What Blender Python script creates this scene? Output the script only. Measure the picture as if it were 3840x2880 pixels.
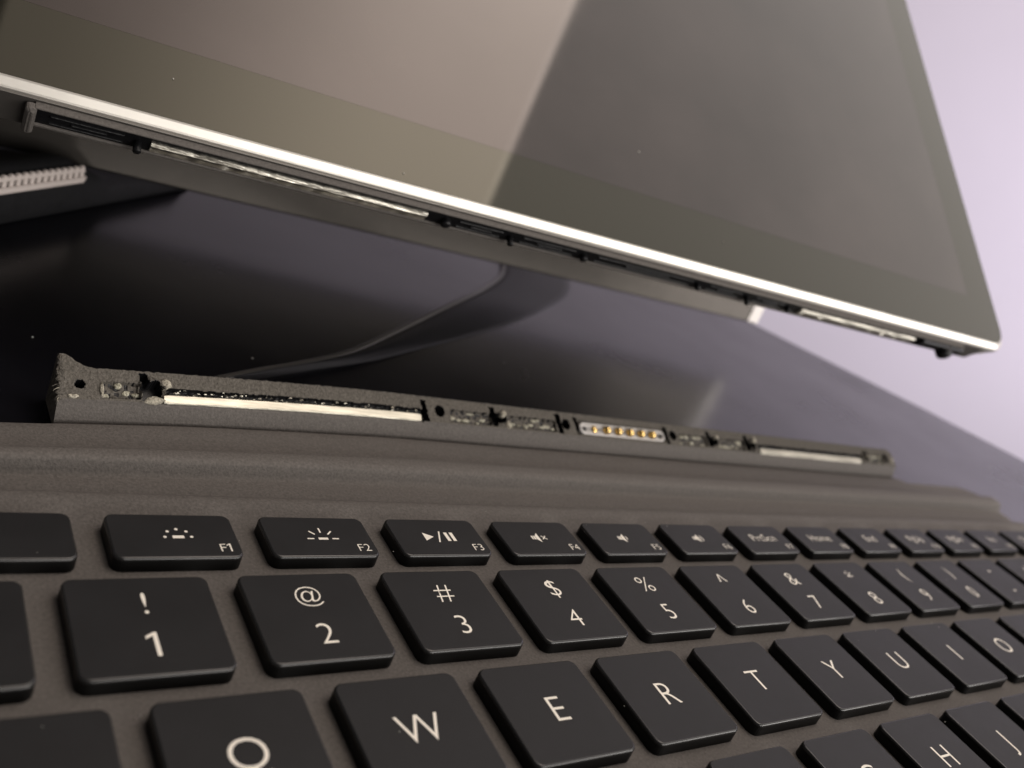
import bpy, bmesh, math, random
from mathutils import Vector, Matrix, noise
random.seed(7)
for o in list(bpy.data.objects): bpy.data.objects.remove(o)
SC = bpy.context.scene
COL = SC.collection
MM = 0.001

# ------------------------------------------------------------------ camera
CAM_R = ((0.78950, -0.48236, 0.37950), (0.10588, -0.50202, -0.85835), (0.60455, 0.71785, -0.34527))   # right, down, forward
CAM_C = Vector((-11.222, -72.549, 67.160))
cam = bpy.data.cameras.new('camera')
cam.sensor_width = 36; cam.sensor_fit = 'HORIZONTAL'; cam.lens = 32.169
cam.clip_start = 0.003; cam.clip_end = 30
cam.dof.use_dof = True; cam.dof.focus_distance = 0.124; cam.dof.aperture_fstop = 25
camo = bpy.data.objects.new('camera', cam); COL.objects.link(camo)
r, dn, fw = (Vector(v).normalized() for v in CAM_R)
M = Matrix((( r.x, -dn.x, -fw.x, CAM_C.x*MM), (r.y, -dn.y, -fw.y, CAM_C.y*MM), (r.z, -dn.z, -fw.z, CAM_C.z*MM), (0, 0, 0, 1)))
camo.matrix_world = M
SC.camera = camo

# ------------------------------------------------------------------ world, lamps, exposure
w = bpy.data.worlds.new('World'); SC.world = w; w.use_nodes = True
bg = w.node_tree.nodes['Background']; bg.inputs[0].default_value = (0.86, 0.80, 0.80, 1); bg.inputs[1].default_value = 0.11
SC.view_settings.view_transform = 'Standard'; SC.view_settings.look = 'None'
SC.view_settings.exposure = 0.13; SC.view_settings.gamma = 1

def area(name, loc, target, sx, sy, radiance, color, roll=0.0, fade=None):
    l = bpy.data.lights.new(name, 'AREA'); l.shape = 'RECTANGLE'; l.size = sx*MM; l.size_y = sy*MM
    l.energy = radiance*math.pi*sx*sy*1e-6; l.color = color
    o = bpy.data.objects.new(name, l); COL.objects.link(o)
    o.location = Vector(loc)*MM
    dirn = (Vector(target)-Vector(loc)).normalized()
    o.rotation_euler = (dirn.to_track_quat('-Z', 'Y').to_matrix() @ Matrix.Rotation(roll, 3, 'Z')).to_euler()
    if fade:                                     # emission faded toward one side to soften its reflection in the screen
        l.use_nodes = True; nt = l.node_tree; em = nt.nodes['Emission']
        g = nt.nodes.new('ShaderNodeNewGeometry'); s = nt.nodes.new('ShaderNodeSeparateXYZ'); mr = nt.nodes.new('ShaderNodeMapRange')
        nt.links.new(g.outputs['Parametric'], s.inputs[0]); nt.links.new(s.outputs[fade[0]], mr.inputs[0])
        mr.interpolation_type = 'SMOOTHSTEP'
        for i, v in enumerate(fade[1:]): mr.inputs[1+i].default_value = v
        nt.links.new(mr.outputs[0], em.inputs['Strength'])
    return o
area('ceiling_lamp', (345, 60, 1200), (345, 60, 0), 690, 1000, 4.5, (1.0, 0.87, 0.77), -0.216, ('X', 0.0, 0.75, 0.22, 1.0))
area('side_ceiling_lamp', (1990, -230, 1300), (1990, -230, 0), 2560, 1900, 1.2, (1.0, 0.93, 0.87), -0.216)
area('front_lamp', (620, -880, 225), (130, 60, 20), 1250, 400, 6.2, (1.0, 0.95, 0.90))
wl = area('wall_fill_lamp', (950, -250, 150), (540, 640, 90), 420, 300, 2.6, (0.92, 0.87, 1.0)); wl.data.spread = math.radians(85)  # added fill aimed at the wall, no window stands there

# ------------------------------------------------------------------ materials
def mat(name, base, rough=0.5, metal=0.0, spec=0.5, tint=None, var=0.0, vscale=300, bump=0.0, bscale=2000, bdist=0.0001, rvar=0.0, stretch=None):
    m = bpy.data.materials.new(name); m.use_nodes = True; nt = m.node_tree; b = nt.nodes['Principled BSDF']
    b.inputs['Base Color'].default_value = (*base, 1); b.inputs['Roughness'].default_value = rough
    b.inputs['Metallic'].default_value = metal; b.inputs['Specular IOR Level'].default_value = spec
    if tint: b.inputs['Specular Tint'].default_value = (*tint, 1)
    tc = nt.nodes.new('ShaderNodeTexCoord')
    src = tc.outputs['Object']
    if stretch:
        mp = nt.nodes.new('ShaderNodeMapping'); mp.inputs['Scale'].default_value = stretch; nt.links.new(src, mp.inputs['Vector']); src = mp.outputs[0]
    def nz(scale, detail=4, rgh=0.6):
        n = nt.nodes.new('ShaderNodeTexNoise'); n.inputs['Scale'].default_value = scale; n.inputs['Detail'].default_value = detail
        n.inputs['Roughness'].default_value = rgh; nt.links.new(src, n.inputs['Vector']); return n
    if var > 0:
        n = nz(vscale); mr = nt.nodes.new('ShaderNodeMapRange')
        mr.inputs[1].default_value = 0.25; mr.inputs[2].default_value = 0.75; mr.inputs[3].default_value = 1-var; mr.inputs[4].default_value = 1+var
        nt.links.new(n.outputs['Fac'], mr.inputs[0])
        mx = nt.nodes.new('ShaderNodeVectorMath'); mx.operation = 'SCALE'; mx.inputs[0].default_value = base
        nt.links.new(mr.outputs[0], mx.inputs['Scale']); nt.links.new(mx.outputs[0], b.inputs['Base Color'])
    if rvar > 0:
        n = nz(vscale*0.6, 5); mr = nt.nodes.new('ShaderNodeMapRange')
        mr.inputs[3].default_value = max(0.0, rough-rvar); mr.inputs[4].default_value = rough+rvar
        nt.links.new(n.outputs['Fac'], mr.inputs[0]); nt.links.new(mr.outputs[0], b.inputs['Roughness'])
    if bump > 0:
        n = nz(bscale, 3); bp = nt.nodes.new('ShaderNodeBump'); bp.inputs['Strength'].default_value = bump; bp.inputs['Distance'].default_value = bdist
        nt.links.new(n.outputs['Fac'], bp.inputs['Height']); nt.links.new(bp.outputs[0], b.inputs['Normal'])
    return m

M_fabric = mat('deck_fabric', (0.118, 0.107, 0.098), 0.75, spec=0.35, var=0.30, vscale=2600, bump=0.8, bscale=3200, bdist=0.00012)
M_felt = mat('torn_felt', (0.120, 0.110, 0.096), 0.95, spec=0.1, var=0.42, vscale=2600, bump=1.0, bscale=3200, bdist=0.00025)
M_keyside = mat('key_side', (0.004, 0.004, 0.004), 0.45, spec=0.18)  # blacker than the tops: shade of the key walls put into the colour
M_keyedge = mat('key_edge', (0.012, 0.012, 0.012), 0.27, spec=0.6)
M_key = mat('key_plastic', (0.0080, 0.0080, 0.0090), 0.55, spec=0.34, var=0.3, vscale=120, bump=0.12, bscale=5000, bdist=0.00003, rvar=0.10)
M_legend = mat('legend_print', (0.92, 0.87, 0.77), 0.6, spec=0.3)
M_surface = mat('black_leather', (0.0065, 0.0065, 0.0090), 0.25, spec=0.31, var=0.35, vscale=45, bump=0.12, bscale=700, bdist=0.0001, rvar=0.09)
M_bag = mat('bag_fabric', (0.010, 0.010, 0.011), 0.8, spec=0.2, var=0.3, vscale=600, bump=0.5, bscale=1800, bdist=0.0002)
M_strap = mat('strap_black', (0.010, 0.010, 0.012), 0.55, spec=0.35, bump=0.2, bscale=1500, bdist=0.0001)
M_strap_edge = mat('strap_edge', (0.06, 0.056, 0.05), 0.45, spec=0.5)  # paler than the band: the lit edge line is put into the colour
M_wall = mat('wall_paint', (0.64, 0.60, 0.69), 0.8, spec=0.2, var=0.03, vscale=6)
M_metal = mat('magnesium', (0.74, 0.71, 0.65), 0.40, metal=0.8, var=0.10, vscale=90, bump=0.1, bscale=4000, bdist=0.00003)
M_edge_shade = mat('edge_shade_grey', (0.20, 0.185, 0.17), 0.42, metal=0.7, var=0.05, vscale=500)
M_kick = mat('kickstand_grey', (0.11, 0.100, 0.090), 0.27, metal=0.92, var=0.06, vscale=200)
M_kickrim = mat('kickstand_rim', (0.7, 0.66, 0.62), 0.4, metal=0.5)
M_bezel = mat('bezel_glass', (0.016, 0.015, 0.011), 0.035, spec=0.46, tint=(1.0, 0.96, 0.80), rvar=0.015, vscale=80)
M_display = mat('display_glass', (0.020, 0.0160, 0.0152), 0.05, spec=0.54, tint=(1.0, 0.91, 0.87), rvar=0.05, var=0.6, vscale=28)
M_black = mat('black_plastic', (0.007, 0.007, 0.008), 0.38, spec=0.35, var=0.3, vscale=900, bump=0.4, bscale=1500, bdist=0.0002)
M_barclean = mat('steel_bar', (0.46, 0.44, 0.37), 0.38, metal=1.0, var=0.35, vscale=1500, bump=0.5, bscale=1800, bdist=0.00012, stretch=(0.10, 1, 1))
M_barscr = mat('scratched_steel_bar', (0.66, 0.63, 0.55), 0.36, metal=1.0, var=0.5, vscale=900, bump=0.6, bscale=1400, bdist=0.00025, stretch=(0.12, 1, 1))
M_glint = mat('groove_glints', (0.55, 0.52, 0.44), 0.4, metal=1.0)
M_gold = mat('gold_pin', (0.83, 0.58, 0.22), 0.22, metal=1.0)
M_white = mat('white_plastic', (0.50, 0.48, 0.46), 0.5)
M_glue = mat('dried_glue', (0.34, 0.325, 0.25), 0.25, spec=0.6, var=0.5, vscale=900, bump=1.0, bscale=1300, bdist=0.0005)
M_fluff = mat('torn_fluff', (0.42, 0.39, 0.32), 0.9, spec=0.1, var=0.5, vscale=1500, bump=1.0, bscale=2200, bdist=0.0004)
M_zip = mat('zipper_teeth', (0.62, 0.55, 0.51), 0.5, spec=0.4)
M_dust = mat('dust', (0.7, 0.68, 0.62), 0.9)

# ------------------------------------------------------------------ helpers (all lengths in millimetres)
def obj(name, me, m=None, parent=None):
    o = bpy.data.objects.new(name, me); COL.objects.link(o)
    if m is not None and len(me.materials) == 0: me.materials.append(m)
    if parent is not None: o.parent = parent
    return o
def mesh(name, verts, faces, smooth=False, xf=None):
    me = bpy.data.meshes.new(name)
    vs = [Vector(v) for v in verts]
    if xf: vs = [xf(v) for v in vs]
    me.from_pydata([tuple(v*MM) for v in vs], [], faces)
    bm = bmesh.new(); bm.from_mesh(me); bmesh.ops.recalc_face_normals(bm, faces=bm.faces[:]); bm.to_mesh(me); bm.free()
    if smooth:
        for p in me.polygons: p.use_smooth = True
    me.update(); return me
def empty(name, loc=(0, 0, 0), label=None, cat=None, group=None):
    o = bpy.data.objects.new(name, None); COL.objects.link(o); o.empty_display_size = 0.01; o.location = Vector(loc)*MM
    if label: o['label'] = label
    if cat: o['category'] = cat
    if group: o['group'] = group
    return o
def tag(o, label=None, cat=None, kind=None):
    if label: o['label'] = label
    if cat: o['category'] = cat
    if kind: o['kind'] = kind
    return o
def rrect(x0, x1, y0, y1, rad, n=5):
    out = []
    rad = max(0.01, rad)
    for cx, cy, a0 in ((x1-rad, y1-rad, 0), (x0+rad, y1-rad, 90), (x0+rad, y0+rad, 180), (x1-rad, y0+rad, 270)):
        for i in range(n+1):
            a = math.radians(a0+90*i/n); out.append((cx+rad*math.cos(a), cy+rad*math.sin(a)))
    return out
def loft(rings, cap0=True, cap1=True):
    n = len(rings[0]); v = [p for r_ in rings for p in r_]; f = []
    for k in range(len(rings)-1):
        for i in range(n):
            j = (i+1) % n; f.append((k*n+i, k*n+j, (k+1)*n+j, (k+1)*n+i))
    if cap0: f.append(tuple(range(n))[::-1])
    if cap1: f.append(tuple((len(rings)-1)*n+i for i in range(n)))
    return v, f
def boxm(name, x0, x1, y0, y1, z0, z1, bev=0.1, xf=None):
    c = min(bev, (x1-x0)*.4, (y1-y0)*.4, (z1-z0)*.4)
    rings = [[(x, y, z) for x, y in rrect(x0+i, x1-i, y0+i, y1-i, c, 2)] for z, i in ((z0, c), (z0+c, 0), (z1-c, 0), (z1, c))]
    v, f = loft(rings); return mesh(name, v, f, xf=xf)
def tube(name, pts, rad, n=10, xf=None, caps=True):
    rings = []
    P = [Vector(p) for p in pts]
    for i, p in enumerate(P):
        t = (P[min(i+1, len(P)-1)]-P[max(i-1, 0)]).normalized()
        a = t.orthogonal().normalized() if i == 0 else (a-t*a.dot(t)).normalized()
        b = t.cross(a); rr = rad[i] if isinstance(rad, (list, tuple)) else rad
        rings.append([p+a*rr*math.cos(2*math.pi*k/n)+b*rr*math.sin(2*math.pi*k/n) for k in range(n)])
    v, f = loft(rings, caps, caps); return mesh(name, v, f, True, xf)
def nz(x, y, z=0.0): return noise.noise(Vector((x, y, z)))
def sstep(a, b, x):
    t = max(0.0, min(1.0, (x-a)/(b-a))); return t*t*(3-2*t)

# ------------------------------------------------------------------ setting: black soft surface and pale wall
def surf_z(x, y): return -5.05
EDGE = [(-420, 640), (-100, 480), (150, 330), (250, 240), (299.2, 163.6), (318.3, 136.3), (341.1, 103.9), (360.8, 69.8), (460, -95), (560, -255), (760, -258)]
def edge_y(x):
    for (x0, y0), (x1, y1) in zip(EDGE, EDGE[1:]):
        if x <= x1: return y0+(y1-y0)*(x-x0)/(x1-x0)
    return EDGE[-1][1]
nx, ny = 200, 40
V, F = [], []
for i in range(nx+1):
    x = -420+1180*i/nx; ye = edge_y(x)
    for j in range(ny+1):
        y = -260+(ye+260)*(j/ny); V.append((x, y, surf_z(x, y)+0.03*nz(x*.03, y*.03)))
    ze = V[-1][2]
    for dy, dz in ((1.2, -0.4), (2.2, -1.4), (2.8, -3), (3.0, -6), (3.0, -60)): V.append((x, ye+dy, ze+dz))
c = ny+6
for i in range(nx):
    for j in range(c-1): F.append((i*c+j, (i+1)*c+j, (i+1)*c+j+1, i*c+j+1))
tag(obj('table_top', mesh('table_top', V, F, True), M_surface), 'smooth black leather-like surface under the keyboard and the tablet', kind='structure')

fwd = Vector((0.6045, 0.7178, 0)).normalized(); side = Vector((fwd.y, -fwd.x, 0))
c0 = Vector((0, 0, 0))+fwd*760
V = [c0+side*a+Vector((0, 0, z)) for a, z in ((-1500, -400), (1500, -400), (1500, 600), (-1500, 600))]
V += [v+fwd*20 for v in V]
tag(obj('wall', mesh('wall', V, [(0, 1, 2, 3), (4, 5, 6, 7), (0, 1, 5, 4), (1, 2, 6, 5), (2, 3, 7, 6), (3, 0, 4, 7)]), M_wall), 'pale lavender painted wall', kind='structure')

# ------------------------------------------------------------------ keyboard cover
KB = empty('keyboard_cover', (124, -20, -5), 'charcoal fabric keyboard cover with black keys and a torn upright connector edge', 'keyboard')
KO = Vector((124, -20, -5))
def kx(v): return v-KO                                  # children are stored relative to the keyboard's base
def dyf(x): return -3.4*(max(0.0, 70-x)/55.0)**1.5 if x < 70 else 0.0
# deck: extruded profile
XL, XR = -22.0, 271.0
prof = [(-110, -4.9), (-110, -2.7), (-109, -2.0), (-60, -1.92), (-20, -1.92), (0, -1.92), (16, -1.92), (19.4, -1.90), (20.8, -1.75), (22.0, -1.42), (23.2, -1.25), (24.2, -1.30), (24.9, -1.6), (25.3, -2.4), (25.5, -3.4), (25.5, -4.2), (25.5, -4.9)]
V, F = [], []
xs = [XL, XL+.4, XL+1.5]+[XL+1.5+(XR-XL-3)*i/40 for i in range(1, 40)]+[XR-1.5, XR-.4, XR]
for i, x in enumerate(xs):
    inset = (0.9, 0.35, 0)[min(i, len(xs)-1-i, 2)] 
    cut = max(0, x-(XR-4)); rc = 4-math.sqrt(max(0, 16-cut*cut)) if cut > 0 else 0
    for (y, z) in prof: V.append((x, y-(rc if y > 10 else 0), max(-4.9, z-(inset if z > -4 else 0))))
n = len(prof)
for i in range(len(xs)-1):
    for j in range(n): F.append((i*n+j, (i+1)*n+j, (i+1)*n+(j+1) % n, i*n+(j+1) % n))
F.append(tuple(range(n))); F.append(tuple((len(xs)-1)*n+j for j in range(n)))
obj('deck', mesh('deck', V, F, True, kx), M_fabric, KB)
# hinge flap: creased fabric between deck and connector edge
fp = [(24.9, -4.85), (26.2, -4.85), (27.4, -4.75), (28.6, -4.3), (29.2, -3.95), (30.6, -3.9), (32.2, -3.95), (33.0, -3.9), (33.5, -3.4), (33.75, -2.2), (34.1, -1.75), (35.2, -1.58), (36.6, -1.55), (37.5, -1.68), (38.0, -2.2), (38.5, -3.0), (39.6, -3.25), (42.2, -3.2), (44.4, -3.2), (46.0, -3.2), (46.7, -3.5), (47.0, -4.2), (47.5, -4.5)]
V, F = [], []
xs = [XL+2.0*i for i in range(0, int((XR-XL)/2)+1)]
for x in xs:
    e = x-(XR-10)
    for k, (y, z) in enumerate(fp):
        u = (y-26)/21.4
        ylim = 47.6 if 14.6 < x < 232.5 else (46.6 if x <= 14.6 else 44.2)
        if e > 0: ylim = min(ylim, 44.2-0.55*e*e/10*1.0)
        yy = min(y, ylim-(len(fp)-1-k)*0.02)
        dz = 0.10*nz(x*.045, y*.3)+0.09*nz(x*.018, y*2.1, 4)+0.03*nz(x*.2, y*.5)
        V.append((x, yy+dyf(x)*sstep(0.05, 0.75, u)+0.25*nz(x*.02, 3.3)*u, z+dz))
n = len(fp)
N0 = len(V)
V += [(x_, y_, -4.92) for (x_, y_, z_) in V]
for i in range(len(xs)-1):
    for j in range(n-1):
        a, b, c2, d2 = i*n+j, (i+1)*n+j, (i+1)*n+j+1, i*n+j+1
        F.append((a, b, c2, d2)); F.append((a+N0, b+N0, c2+N0, d2+N0))
    F.append((i*n, (i+1)*n, (i+1)*n+N0, i*n+N0)); F.append((i*n+n-1, (i+1)*n+n-1, (i+1)*n+n-1+N0, i*n+n-1+N0))
for i in (0, len(xs)-1):
    for j in range(n-1): F.append((i*n+j, i*n+j+1, i*n+j+1+N0, i*n+j+N0))
obj('hinge_flap', mesh('hinge_flap', V, F, True, kx), M_fabric, KB)

# ---- keys
P = 18.6; KW, KH = 14.89, 14.25
def key_mesh(w_, h_, dz=0.0):
    rings = []
    for z, o, rad in ((-2.2, .16, 1.25), (-0.40, .12, 1.15), (-0.22, .10, 1.1), (-0.08, 0.03, 1.05), (0, -0.12, 0.95), (0.0, -0.5, 0.7)):
        rings.append([(x, y, z) for x, y in rrect(-w_/2-o, w_/2+o, -h_/2-o, h_/2+o, rad, 5)])
    v, f = loft(rings); me = mesh('key', v, f)
    me.materials.append(M_key); me.materials.append(M_keyside); me.materials.append(M_keyedge)
    for p in me.polygons:
        zc = sum(me.vertices[i].co.z for i in p.vertices)/len(p.vertices)/MM
        p.use_smooth = len(p.vertices) == 4 and zc > -0.4 and zc < -0.01
        if zc < -0.35: p.material_index = 1
        elif zc < -0.02 and len(p.vertices) == 4: p.material_index = 2
    return me
ME_key = key_mesh(KW, KH); ME_fkey = key_mesh(14.57, 7.99); ME_wide = key_mesh(24.0, KH); ME_wide2 = key_mesh(30.0, KH)
TXT = {}
def text_mesh(s, cap):
    cu = bpy.data.curves.new('legend', 'FONT'); cu.body = s; cu.size = 1.0; cu.align_x = 'CENTER'; cu.resolution_u = 4; cu.offset = -0.011
    o = bpy.data.objects.new('legend_tmp', cu); COL.objects.link(o)
    bpy.context.view_layer.update()
    me = bpy.data.meshes.new_from_object(o.evaluated_get(bpy.context.evaluated_depsgraph_get()))
    bpy.data.objects.remove(o); bpy.data.curves.remove(cu)
    sc = cap/0.70*MM                                   # cap height of the built-in font
    for v in me.vertices: v.co = Vector((v.co.x*sc, v.co.y*sc, 0))
    me.materials.clear(); me.materials.append(M_legend); return me
def legend(key, s, x, y, cap, mode='base'):
    k = (s, cap)
    if k not in TXT: TXT[k] = text_mesh(s, cap)
    me = TXT[k]
    o = obj('legend', me, None, key)
    off = 0.0
    if mode == 'mid':
        ys = [v.co.y for v in me.vertices]; off = -(min(ys)+max(ys))/2
    if mode == 'left':
        off = 0
    o.location = (x*MM, y*MM+off, 0.03*MM); return o
def poly_legend(key, polys, x, y):
    V, F = [], []
    for pl in polys:
        b0 = len(V); V += [(px, py, 0) for px, py in pl]; F.append(tuple(range(b0, b0+len(pl))))
    me = mesh('legend', V, F); me.materials.append(M_legend)
    o = obj('legend', me, None, key); o.location = (x*MM, y*MM, 0.03*MM); return o
def rect(cx, cy, w_, h_, ang=0):
    c_, s_ = math.cos(ang), math.sin(ang)
    return [(cx+a*c_-b*s_, cy+a*s_+b*c_) for a, b in ((-w_/2, -h_/2), (w_/2, -h_/2), (w_/2, h_/2), (-w_/2, h_/2))]
def disc(cx, cy, rad): return [(cx+rad*math.cos(i*math.pi/5), cy+rad*math.sin(i*math.pi/5)) for i in range(10)]
def arcp(cx, cy, r0, r1, a0, a1):
    A_ = [math.radians(a0+(a1-a0)*i/8) for i in range(9)]
    return [(cx+r0*math.cos(a), cy+r0*math.sin(a)) for a in A_]+[(cx+r1*math.cos(a), cy+r1*math.sin(a)) for a in reversed(A_)]
def key(me, x, y):
    k = obj('key', me, None, KB)
    k.location = kx(Vector((x+random.uniform(-.05, .05), y+random.uniform(-.04, .04), random.uniform(-.05, .03))))*MM
    k.rotation_euler = (random.uniform(-.003, .003), random.uniform(-.003, .003), random.uniform(-.003, .003)); return k
def ONE(c_): return [[(.0, 0), (.13*c_, 0), (.13*c_, c_), (.03*c_, c_), (-.22*c_, .84*c_), (-.22*c_, .72*c_), (0, .85*c_)]]
# number row
for i, (lo, up) in enumerate([('', ''), ('1', '!'), ('2', '@'), ('3', '#'), ('4', '$'), ('5', '%'), ('6', '^'), ('7', '&'), ('8', '*'), ('9', '('), ('0', ')'), ('-', '_'), ('=', '+')]):
    k = key(ME_key, i*P, 0)
    if lo == '-': legend(k, '-', 0.2, -4.6, 3.4); legend(k, '-', 0.0, 1.9, 3.6)
    elif lo:
        if lo == '1': poly_legend(k, ONE(3.35), 0.0, -4.65)
        else: legend(k, lo, 0.1, -4.65, 3.3)
        if up in '^*': legend(k, up, 0.1, 1.4 if up == '^' else 1.0, 3.6)
        elif up in '()': legend(k, up, 0.1, 1.75, 3.1)
        elif up == '@': legend(k, up, 0.0, 2.15, 2.6)
        else: legend(k, up, 0.1, 1.45, 3.3)
key(ME_wide, 13*P+5, 0)
# letter rows
QX = 61.22-2*P
for i, ch in enumerate('QWERTYUIOP['): 
    k = key(ME_key, QX+i*P, -17.70)
    if ch != '[': legend(k, ch, 0, -1.80, 3.75)
key(ME_wide, QX-P-4.5, -17.70)
AX = 122.05-5*P
for i, ch in enumerate('ASDFGHJKL'):
    k = key(ME_key, AX+i*P, -35.40); legend(k, ch, 0, -1.75, 3.75)
# function row
FX, FP_, FY = 61.16-3*18.42, 18.42, 14.48
words = {7: 'PrtScn', 8: 'Home', 9: 'End', 10: 'PgUp', 11: 'PgDn', 12: 'Ins', 13: 'Del'}
for i in range(14):
    k = key(ME_fkey, FX+i*FP_, FY)
    if i in (1, 11): legend(k, 'F' if i == 1 else 'F1', 5.1, -3.05, 1.45); poly_legend(k, ONE(1.45), 5.95, -3.05)
    elif 1 < i <= 12: legend(k, 'F%d' % i, 5.5, -3.05, 1.45)
    if i in words: legend(k, words[i], 0.0, -0.65, 2.0)
    if i == 1:
        pl = [rect(0, -.42, 1.35, .5)]+[disc(1.55*math.cos(a), -.42+1.45*math.sin(a), .2) for a in (math.radians(t) for t in (0, 45, 90, 135, 180))]
        poly_legend(k, pl, 0.3, 0.1)
    if i == 2:
        pl = [rect(0, -.42, 1.35, .42)]+[rect(1.75*math.cos(a), -.42+1.7*math.sin(a), .95, .22, a) for a in (math.radians(t) for t in (0, 45, 90, 135, 180))]
        poly_legend(k, pl, 0.3, -0.1)
    if i == 3:
        poly_legend(k, [[(-2.5, -.85), (-.95, 0), (-2.5, .9)], [(-.6, -1.2), (-.35, -1.2), (.6, 1.2), (.35, 1.2)], rect(1.35, 0, .55, 1.9), rect(2.3, 0, .55, 1.9)], 0, 0)
    if 4 <= i <= 6:
        pl = [rect(-1.45, 0, .28, .85), rect(-1.02, 0, .32, .85), [(-.75, -.42), (-.1, -1.1), (-.1, 1.1), (-.75, .42)]]
        if i == 4: pl += [rect(.85, 0, 1.2, .17, .785), rect(.85, 0, 1.2, .17, -.785)]
        if i >= 5: pl += [arcp(-.2, 0, .5, .68, -45, 45)]
        if i == 6: pl += [arcp(-.2, 0, .95, 1.13, -48, 48)]
        poly_legend(k, pl, 0.0, 0.0)

# ---- connector edge standing up at the back of the flap, its face torn open
SX0, SX1 = 15.3, 231.8
FU = Vector((0, 4.0, 2.8)).normalized(); FN = Vector((0, -FU.z, FU.y)); FD = 4.9         # across the face, out of the face
def face(x, t, h): return Vector((x, 48.3+dyf(x), -0.5))+FU*t+FN*h
# features along the face (position, half width, t centre, half t, depth)
HOLES = [(18.1, .62, 2.3, .62), (79.1, 1.0, 2.3, 1.05), (109.4, 1.0, 2.3, 1.1), (140.8, 1.05, 2.3, 1.05), (227.6, 1.0, 2.2, 1.3)]
TORN = [(28.0, 1.6, 2.0, 1.35), (92.6, 1.25, 1.9, .95), (154.4, 1.2, 1.8, .9), (168.6, .9, 2.0, 1.3), (217.6, 1.3, 2.1, 1.1)]
SLITS = [(26.9, .5, 2.4, 2.1), (75.9, .45, 2.1, 2.0), (91.2, .55, 2.3, 1.9), (107.6, .6, 2.3, 2.0), (112.3, .4, 2.2, 1.8), (138.7, .45, 2.2, 1.9), (153.0, .55, 2.3, 1.8), (166.6, .7, 2.3, 1.9)]
GLUE = [(21.2, 26.3), (81.4, 90.6), (94.4, 106.6), (142.6, 152.2), (156.2, 165.6), (219.4, 226.0)]
def fheight(x, t):
    rough = 0.07*nz(x*.9, t*1.1, 1)+0.05*nz(x*3.1, t*3.3, 5)
    h = rough
    for bx0, bx1 in ((29.2, 75.4), (170.6, 215.4)):
        if bx0 < x < bx1:
            g = 0.10*nz(x*.9, 7.7); 
            if t < 2.3+g: h = -0.75 + 0.25*nz(x*2.2, t*3, 9)
            if t < 1.5: h = -0.9
    for a, b in GLUE:
        if a < x < b and 0.45 < t < 2.9: h = -0.55+0.22*nz(x*1.7, t*1.9, 3)
    if 112.9 < x < 138.0 and 0.5 < t < 3.5: h = -0.5
    for sx, hw, tc_, ht in SLITS:
        if abs(t-tc_) < ht and abs(x-sx-(t-tc_)*-.12-0.15*nz(t*1.6, sx)) < hw: h = -1.7
    for hx, rx, tc_, rt in HOLES:
        if ((x-hx)/rx)**2+((t-tc_)/rt)**2 < 1: h = -2.2
    for hx, rx, tc_, rt in TORN:
        e_ = ((x-hx)/rx)**2+((t-tc_)/rt)**2; k_ = 1+0.55*nz(x*1.1, t*1.3, hx)
        if e_ < k_: h = -1.9
        elif e_ < k_+0.9: h += 0.35+0.3*nz(x*2, t*2, 2)
    return h
DX, NT = 0.17, 30
nxs = int((SX1-SX0)/DX); V, F = [], []
cols = NT+1+5
for i in range(nxs+1):
    x = SX0+(SX1-SX0)*i/nxs
    endl = sstep(2.2, 0.0, x-SX0); endr = sstep(2.0, 0.0, SX1-x)
    spike = 2.6*sstep(5.5, 0.4, x-SX0)**2
    ftop = FD-0.8*endr+spike*0.75+0.16*nz(x*1.4, 11)+0.09*nz(x*4, 21)
    foot = Vector((x, 47.5+dyf(x), -4.6))
    V.append(foot); V.append(foot+Vector((0, 0.05, 1.2))); V.append(face(x, -0.12, -0.25)+Vector((0, -.12, -.25)))
    for j in range(NT+1):
        t = ftop*j/NT; p_ = face(x, t, fheight(x, t)*(1 if 0 < j < NT else 0.3))
        p_ += Vector((-0.5*endl*nz(t*2, 31)+0.4*endr*nz(t*2, 41)-0.12*endr*t, 0, 0))
        V.append(p_)
    tb = V[-1]; V.append(tb+Vector((0, .9, -.5))); V.append(Vector((x, tb.y+1.2, -4.9)))
for i in range(nxs):
    for j in range(cols-1): F.append((i*cols+j, (i+1)*cols+j, (i+1)*cols+j+1, i*cols+j+1))
F.append(tuple(range(cols))); F.append(tuple(nxs*cols+j for j in range(cols)))
me = mesh('connector_edge', V, F, False, kx)
for m_ in (M_fabric, M_felt, M_black): me.materials.append(m_)
for p in me.polygons:
    i_, j_ = divmod(p.index, cols-1)
    if p.index >= nxs*(cols-1) or j_ < 3: p.material_index = 0 if p.index < nxs*(cols-1) else 1; continue
    x = SX0+(SX1-SX0)*(i_+.5)/nxs; t = FD*(j_-3+.5)/NT
    deep = min((V[v]-face(V[v].x, (V[v]-face(V[v].x, 0, 0)).dot(FU), 0)).dot(FN) for v in p.vertices)
    p.material_index = 2 if deep < -0.6 else 1
    p.use_smooth = False
CE = obj('connector_edge', me, None, KB)
tag(CE, 'upright grey connector edge with torn felt face')
def fx(v): return kx(face(v.x, v.y, v.z))                # (x, t, h) on the face -> keyboard space
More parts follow.
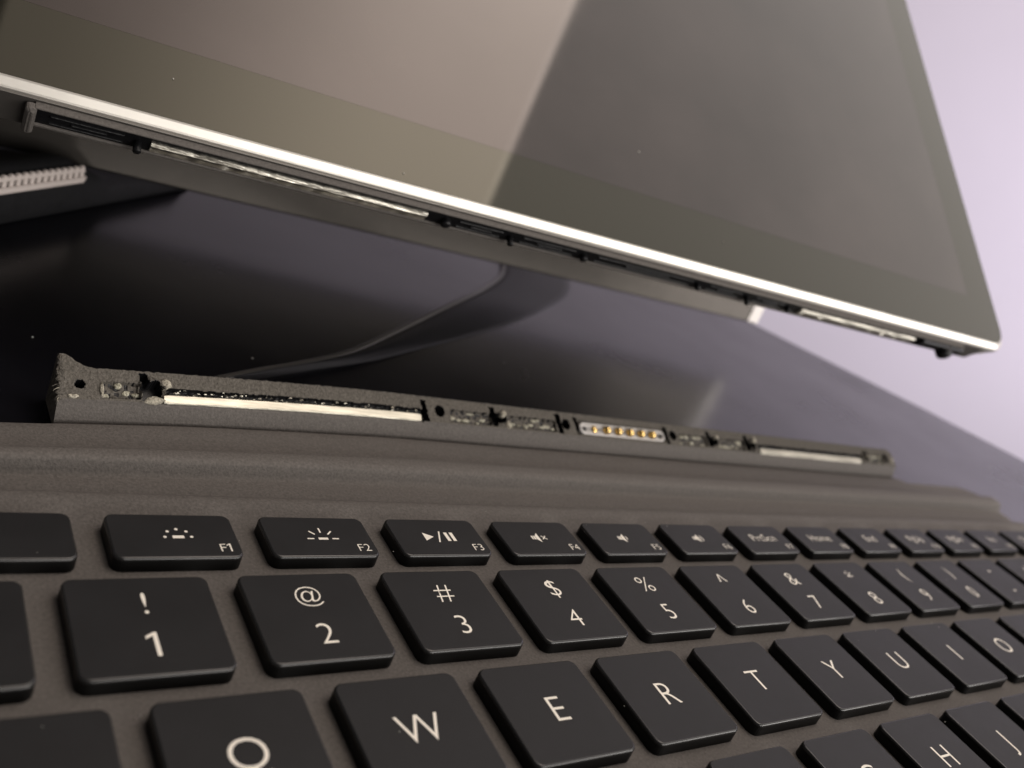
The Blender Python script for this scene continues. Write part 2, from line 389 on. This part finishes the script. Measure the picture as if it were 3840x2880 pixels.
for a, b in ((29.7, 74.9), (171.2, 214.8)):
    V, F = [], []; ns = 60
    for i in range(ns+1):
        x = a+(b-a)*i/ns; e_ = 0.06*nz(x*.8, 51); k_ = 0.25*(sstep(0.8, 0, x-a)+sstep(.8, 0, b-x))
        for t, h in ((-0.05+k_*.5, -.9), (-0.05+k_*.5, -0.12), (0.10+k_*.5, 0.02), (1.28+e_-k_*.5, 0.02), (1.42+e_-k_*.5, -.08), (1.42+e_-k_*.5, -.9)): V.append((x, t, h))
    for i in range(ns):
        for j in range(5): F.append((i*6+j, (i+1)*6+j, (i+1)*6+j+1, i*6+j+1))
    F.append(tuple(range(6))); F.append(tuple(ns*6+j for j in range(6)))
    obj('metal_bar', mesh('metal_bar', V, F, False, fx), M_barclean, CE)
# contact plate: white frame, six gold pins, two end holes
rings = [[(x, t, h) for x, t in rrect(113.0+o, 137.9-o, 0.55+o, 3.15-o, 1.25, 6)] for h, o in ((-.6, 0), (-.02, 0), (.06, .1), (.06, .38), (-.25, .45))]
v, f = loft(rings, True, True)
obj('contact_plate', mesh('contact_plate', v, f, False, fx), M_white, CE)
def peg(name, cx, ct, rad, h0, h1, m, parent, xf, dome=0.5, n=14):
    rings = [[(cx+rr*math.cos(2*math.pi*k/n), ct+rr*math.sin(2*math.pi*k/n), h) for k in range(n)] for h, rr in
             ((h0, rad), (h1-dome*rad, rad), (h1-dome*rad*.45, rad*.86), (h1-dome*rad*.12, rad*.55), (h1, rad*.15))]
    v, f = loft(rings); me_ = mesh(name, v, f, True, xf); return obj(name, me_, m, parent)
for k_ in range(6): peg('contact_pin', 117.2+3.36*k_, 1.85, .92, -.5, 0.95 if k_ else 0.25, M_gold, CE, fx, .9)
for hx in (114.5, 136.6): peg('end_hole', hx, 1.85, .5, -.4, -.16, M_black, CE, fx, .1)
# glue residue, fluff
def lump(name, cx, ct, rx, rt, hh, m, parent, xf, seed, n=13):
    rings = []
    for q, (s_, h) in enumerate(((1.0, -.6), (1.0, .1), (.86, .55), (.6, .85), (.25, 1.0))):
        ring = []
        for k in range(n):
            a = 2*math.pi*k/n; rr = s_*(1+0.45*nz(math.cos(a)*1.3+seed, math.sin(a)*1.3, q*.35))
            ring.append((cx+rx*rr*math.cos(a), ct+rt*rr*math.sin(a), hh*h*(1+.5*nz(a*2, seed, q)) if h > 0 else h))
        rings.append(ring)
    v, f = loft(rings); return obj(name, mesh(name, v, f, False, xf), m, parent)
sd = 0
for a, b in GLUE:
    x = a+.5
    while x < b-.3:
        sd += 1
        lump('glue_residue', x+random.uniform(-.2, .2), random.choice((0.8, 1.2, 2.4))+random.uniform(-.2, .3), random.uniform(.45, 1.1), random.uniform(.2, .55), random.uniform(-.35, -.05)+.45, M_glue, CE, lambda v: fx(Vector((v.x, v.y, v.z-.5))), sd*1.7)
        x += random.uniform(.9, 1.6)
for fxx, t, rx, rt, h in ((28.3, .35, 1.5, .55, .5), (21.0, 1.6, .3, 1.2, .35), (93.7, 3.1, .8, .7, .5), (94.4, .9, .5, .9, .4), (155.6, 3.0, .7, .6, .4), (169.8, 3.3, .8, .8, .4), (219, 2.2, .8, .9, .3), (230.4, 1.6, .6, 1.1, .4), (17.2, .4, .7, .3, .3), (30.0, 3.0, .9, .8, .5)):
    sd += 1; lump('torn_fluff', fxx, t, rx, rt, h, M_fluff, CE, fx, sd*2.3)
for q in range(7):
    sd += 1; lump('torn_felt', SX0+random.uniform(-.15, .7), 0.2+q*.95+random.uniform(-.3, .3), random.uniform(.35, .8), random.uniform(.35, .8), random.uniform(.2, .5), M_felt, CE, fx, sd*3.1)
# added metal flakes that stand in for glints in the grooves above the bars
V, F = [], []
for q in range(80):
    a_ = random.uniform(30.5, 74.5) if q < 64 else random.uniform(172, 214); t_ = random.uniform(1.5, 2.35); b0 = len(V); l_ = random.uniform(.08, .35)
    c_ = Vector((a_, t_, -.45+random.uniform(-.15, .25)))
    V += [c_+Vector((-l_, random.uniform(-.05, .05), 0)), c_+Vector((l_, random.uniform(-.06, .06), random.uniform(-.05, .12))), c_+Vector((0, random.uniform(.05, .14), .06)), c_+Vector((0, 0, -.12))]
    F += [(b0, b0+1, b0+2), (b0, b0+3, b0+1), (b0+1, b0+3, b0+2), (b0+2, b0+3, b0)]
tag(obj('groove_glints', mesh('groove_glints', V, F, False, fx), M_glint, CE), kind='stuff')
# frayed threads at the broken left end
for q in range(9):
    t0 = random.uniform(-1.5, 6.0); p0 = face(SX0+.2, t0, random.uniform(-.6, .2)); 
    pts = [p0]; dv = Vector((-1, random.uniform(-.6, .6), random.uniform(-.3, .7)))
    for k_ in range(4): dv = dv+Vector((random.uniform(-.4, .8), random.uniform(-.7, .7), random.uniform(-1.0, .8))); pts.append(pts[-1]+dv.normalized()*random.uniform(.18, .45))
    obj('loose_thread', tube('loose_thread', [kx(p_) for p_ in pts], [.07, .065, .06, .045, .02], 5), M_fluff if q % 4 == 0 else M_felt, CE)

# ------------------------------------------------------------------ tablet
TA = Vector((118.199, 60.086, 32.727)); TB = Vector((0.99609, -0.08496, 0.02414)); TD = Vector((0.04859, 0.75537, 0.65350)); TN = Vector((-0.07375, -0.64977, 0.75654))
def tw(s, v, w_): return TA+TB*(s-124)+TD*v+TN*w_
TAB = empty('tablet', tw(124, 0, 0), 'silver edged tablet with a dark glossy screen propped above the keyboard', 'tablet')
def tx(v): return tw(v.x, v.y, v.z)-tw(124, 0, 0)
S0, S1, V0, V1 = -32.0, 252.6, 0.0, 196.0
def out(i, rad, si=None): return rrect(S0+(i if si is None else si), S1-(i if si is None else si), V0+i, V1-i, rad, 8)
rings = [[(x, y, z) for x, y in out(i, rad, si)] for z, i, si, rad in ((-3.0, .5, 8.0, 4.2), (-2.6, .12, 7.4, 4.6), (-2.2, 0, 7.0, 4.7), (3.4, 0, .6, 4.7), (4.25, .04, .1, 5.6), (4.5, .14, .14, 5.6), (4.72, .34, .34, 5.5), (5.32, 1.30, 1.2, 4.9), (5.40, 1.5, 1.5, 4.7))]
v, f = loft(rings)
me = mesh('body', v, f, False, tx); me.materials.append(M_metal)
obj('body', me, None, TAB)
# glass: black bezel frame with the display set into it, flush but separate
outer = rrect(S0+1.6, S1-1.6, V0+1.6, V1-1.6, 4.6, 8); inner = rrect(S0+13.6, S1-13.6, V0+14.2, V1-14.2, .3, 8)
v, f = loft([[(x, y, 5.36) for x, y in outer], [(x, y, 5.52) for x, y in outer], [(x, y, 5.52) for x, y in inner], [(x, y, 5.36) for x, y in inner]], False, False)
obj('bezel', mesh('bezel', v, f, False, tx), M_bezel, TAB)
inner2 = rrect(S0+13.63, S1-13.63, V0+14.23, V1-14.23, .28, 8)
v, f = loft([[(x, y, 5.36) for x, y in inner2], [(x, y, 5.52) for x, y in inner2]])
obj('display', mesh('display', v, f, False, tx), M_display, TAB)
# shade on the tablet's underside, put in as a dark grey plate
obj('lower_edge_shade', boxm('lower_edge_shade', S0+6, S1-9, -0.12, 0.4, -2.4, 4.1, .1, tx), M_edge_shade, TAB)
# kickstand: plate from the hinge on the back to its foot
kf = Vector((0, 38.6, -70.4)); kh = Vector((0, 98.0, -3.6)); ku = (kf-kh).normalized(); kl = (kf-kh).length; kn = Vector((0, -ku.z, ku.y))
if kn.y > 0: kn = -kn
def kxf(v): 
    p_ = kh+ku*v.y+kn*v.z; return tx(Vector((v.x, p_.y, p_.z)))
KS = obj('kickstand', boxm('kickstand', S0+6, 244.9, 0, kl, -1.6, 0, .5, kxf), M_kick, TAB)
obj('rim', boxm('rim', 239.6, 244.6, 4, kl-.25, -.2, .22, .2, kxf), M_kickrim, KS)
obj('hinge', boxm('hinge', S0+30, 225, -3.2, 1.0, -1.8, .6, .4, kxf), M_kick, KS)

# ------------------------------------------------------------------ torn half of the connector, still stuck to the tablet's lower edge
def cv(s, w_, h): return Vector((s, -0.15-h, w_))          # h = how far it stands out below the tablet
CS = empty('torn_connector_strip', tw(124, -0.15, 2), 'torn black connector strip with grey lips stuck to the lower edge of the tablet', 'connector')
def cx_(v): return tw(*cv(v.x, v.y, v.z))-tw(124, -0.15, 2)
C0, C1 = 14.4, 234.5
obj('front_lip', boxm('front_lip', C0, C1-1, 3.4, 3.75, 0, 1.15, .1, cx_), M_fabric, CS)
obj('back_lip', boxm('back_lip', C0, C1-60, -.75, -.1, 0, 1.1, .15, cx_), M_fabric, CS)
obj('end_cap', boxm('end_cap', C0-1.1, C0+.3, -2.2, 3.7, 0, 1.7, .4, cx_), M_fabric, CS)
obj('core', boxm('core', C0+.2, C1-.2, -.1, 3.42, 0, .80, .05, cx_), M_black, CS)
BW0, BW1 = .15, 2.1
for a, b, m_ in ((29.8, 75.2, M_barscr), (171.5, 214.5, M_barscr)):
    V, F = [], []; ns = 90
    for i in range(ns+1):
        x = a+(b-a)*i/ns; e_ = .16*nz(x*.6, 61)+.08*nz(x*2.5, 63)
        for w_, h in ((BW0, .3), (BW0, 1.05+e_*.5), (BW0+.5, 1.32+e_), (BW0+1.0, 1.15-e_), (BW1-.3, 1.30+.5*e_), (BW1+.15+e_, .95), (BW1+.2+e_, .3)): V.append((x, w_, h))
    for i in range(ns):
        for j in range(6): F.append((i*7+j, (i+1)*7+j, (i+1)*7+j+1, i*7+j+1))
    F.append(tuple(range(7))); F.append(tuple(ns*7+j for j in range(7)))
    obj('metal_bar', mesh('metal_bar', V, F, False, cx_), m_, CS)
for s_, rad, h in ((28.0, .62, 2.5), (79.1, .95, 1.9), (92.5, .6, 2.5), (109.4, .8, 1.9), (139.5, .7, 1.9), (154.1, .6, 2.6), (167.4, .7, 1.9)):
    peg('peg', s_, 1.3, rad, .3, h+.1, M_black, CS, cx_, .4)
peg('end_knob', 228.0, 1.0, 2.1, .3, 3.7, M_black, CS, cx_, .5)
obj('end_block', boxm('end_block', 216.5, 234.4, .1, 3.2, .3, 1.8, .4, cx_), M_black, CS)
for a, b in ((16, 26.5), (81, 91), (94.5, 107.5), (112.0, 138.0), (142, 152.5), (156, 166)):   # moulded ribs inside the slot
    for w_ in (.45, 2.1): obj('rib', boxm('rib', a+.4, b-.4, w_, w_+.3, .6, 1.05, .08, cx_), M_black, CS)
    obj('rib', boxm('rib', a+(b-a)*.3, a+(b-a)*.75, 1.1, 1.6, .6, 1.1, .08, cx_), M_black, CS)

# ------------------------------------------------------------------ strap curving over the surface
left = [(161.1, 159.2, -5), (143.1, 139.2, -5), (113.9, 113.8, -5), (91.5, 94.4, -5), (74.3, 80.1, -5), (60.1, 71.6, -5), (51.5, 67.2, -5), (40, 60.8, -5), (33, 57.5, -5)]
right = [(187.3, 155.5, -5), (162.7, 133.7, -5), (136.9, 114.6, -5), (113.5, 99.7, -5), (95.0, 88.7, -5), (79.3, 79.4, -5), (62, 71.0, -5), (52.5, 66.4, -5), (41, 60.6, -5), (34, 57.2, -5)]
def cr(pts, n=8):
    pts = [Vector(p_) for p_ in pts]; out_ = []
    P_ = [pts[0]*2-pts[1]]+pts+[pts[-1]*2-pts[-2]]
    for i in range(1, len(P_)-2):
        for k in range(n):
            t = k/n; a, b, c_, d_ = P_[i-1:i+3]
            out_.append(.5*((2*b)+(c_-a)*t+(2*a-5*b+4*c_-d_)*t*t+(3*b-a-3*c_+d_)*t**3))
    return out_+[pts[-1]]
L_, R_ = cr([(178, 190, -5)]+left), cr([(206, 185, -5)]+right)
SO = Vector((110, 105, -5))
ST = empty('strap', SO, 'flat black strap curving over the glossy black table under the tablet', 'strap')
V, F = [], []; nk = 8
for a, b in zip(L_, R_):
    for k in range(nk+1):
        u = k/nk; p_ = a.lerp(b, u); z = max(surf_z(p_.x, p_.y), -5.05)
        V.append(Vector((p_.x, p_.y, z+0.15+1.5*math.sin(math.pi*min(1, .12+u*.88))*(1-u*.5)))-SO)
    V.append(Vector((b.x, b.y, surf_z(b.x, b.y)-.5))-SO); V.append(Vector((a.x, a.y, surf_z(a.x, a.y)-.5))-SO)
n = nk+3
for i in range(len(L_)-1):
    for j in range(n): F.append((i*n+j, (i+1)*n+j, (i+1)*n+(j+1) % n, i*n+(j+1) % n))
F.append(tuple(range(n))); F.append(tuple((len(L_)-1)*n+j for j in range(n)))
obj('band', mesh('band', V, F, True), M_strap, ST)
obj('piping', tube('piping', [Vector((a.x, a.y, surf_z(a.x, a.y)+.75))-SO for a in L_], 0.75, 8), M_strap_edge, ST)

# ------------------------------------------------------------------ black bag with a zipper, behind the tablet's stand
BO = Vector((14.2, 116.5, -5.05)); bd = Vector((0.678, 0.735, 0)).normalized(); bn = Vector((-bd.y, bd.x, 0))
BAG = empty('bag', BO, 'thin black bag with a pale toothed zipper lying behind the tablet stand', 'bag')
def bx_(v): return bd*v.x+bn*v.y+Vector((0, 0, v.z))
V, F = [], []; secs = []
for i in range(61):
    u = -95+165*i/60
    top = 11.6-5.6*sstep(18, 36, u)-1.2*sstep(36, 62, u)+.3*nz(u*.06, 2); e_ = sstep(70, 64, u)
    sec = [(0.8, 0.05), (0.0, .9), (-.25, top*.35), (.1, top*.7), (1.0, top*.92), (2.8, top), (6, top*.97), (12, top*.75), (20, min(top*.6, 6.2)), (45, 5.8), (120, 5.4), (160, 4.4), (163, 2.0), (163, .05)]
    secs.append([(u, y, max(.05, z*e_)) for y, z in sec])
v, f = loft([list(r_) for r_ in secs]); obj('body', mesh('body', v, f, True, bx_), M_bag, BAG)
ZIP = obj('zipper', tube('lower_rail', [(-90, -.75, 8.0), (21.5, -.75, 8.0), (22.5, -.3, 8.4)], .72, 8, bx_), M_zip, BAG)
tag(ZIP, 'pale toothed zipper')
obj('upper_rail', tube('upper_rail', [(-90, -.35, 10.3), (21.5, -.35, 10.1), (22.5, -.1, 9.6)], .5, 8, bx_), M_zip, ZIP)
tooth = boxm('tooth', -.52, .52, -.8, .2, 8.0, 11.0, .25, bx_); tooth.materials.append(M_zip)
for i in range(57):
    o = obj('tooth', tooth, None, ZIP); o.location = (bd*(21.4-1.95*i))*MM
# ------------------------------------------------------------------ dust
V, F = [], []
def speck(p_, rad):
    b0 = len(V)
    for dx, dy, dz in ((1, 0, 0), (-1, .2, 0), (0, 1, 0), (.1, -1, 0), (0, 0, 1), (0, 0, -1)): V.append(Vector(p_)+Vector((dx, dy, dz))*rad*random.uniform(.6, 1.2))
    for a, b, c_ in ((0, 2, 4), (2, 1, 4), (1, 3, 4), (3, 0, 4), (2, 0, 5), (1, 2, 5), (3, 1, 5), (0, 3, 5)): F.append((b0+a, b0+b, b0+c_))
for p_ in ((15.5, 71.1, -4.95), (52.3, 73.6, -4.95), (318.3, 62.1, -4.95)): speck(p_, .22)
for s_, v_ in ((31.5, 8.5), (69, 3.2), (145, 8.3), (124, 24.5), (42, 30)): speck(tw(s_, v_, 5.6), .2)
for _ in range(70): speck((random.uniform(-10, 200), random.uniform(-45, 25), random.choice((0.0, 0.0, -1.9))+.02), random.uniform(.03, .085))
tag(obj('dust', mesh('dust', V, F), M_dust), 'tiny pale dust specks scattered over keys, screen and surface', kind='stuff')
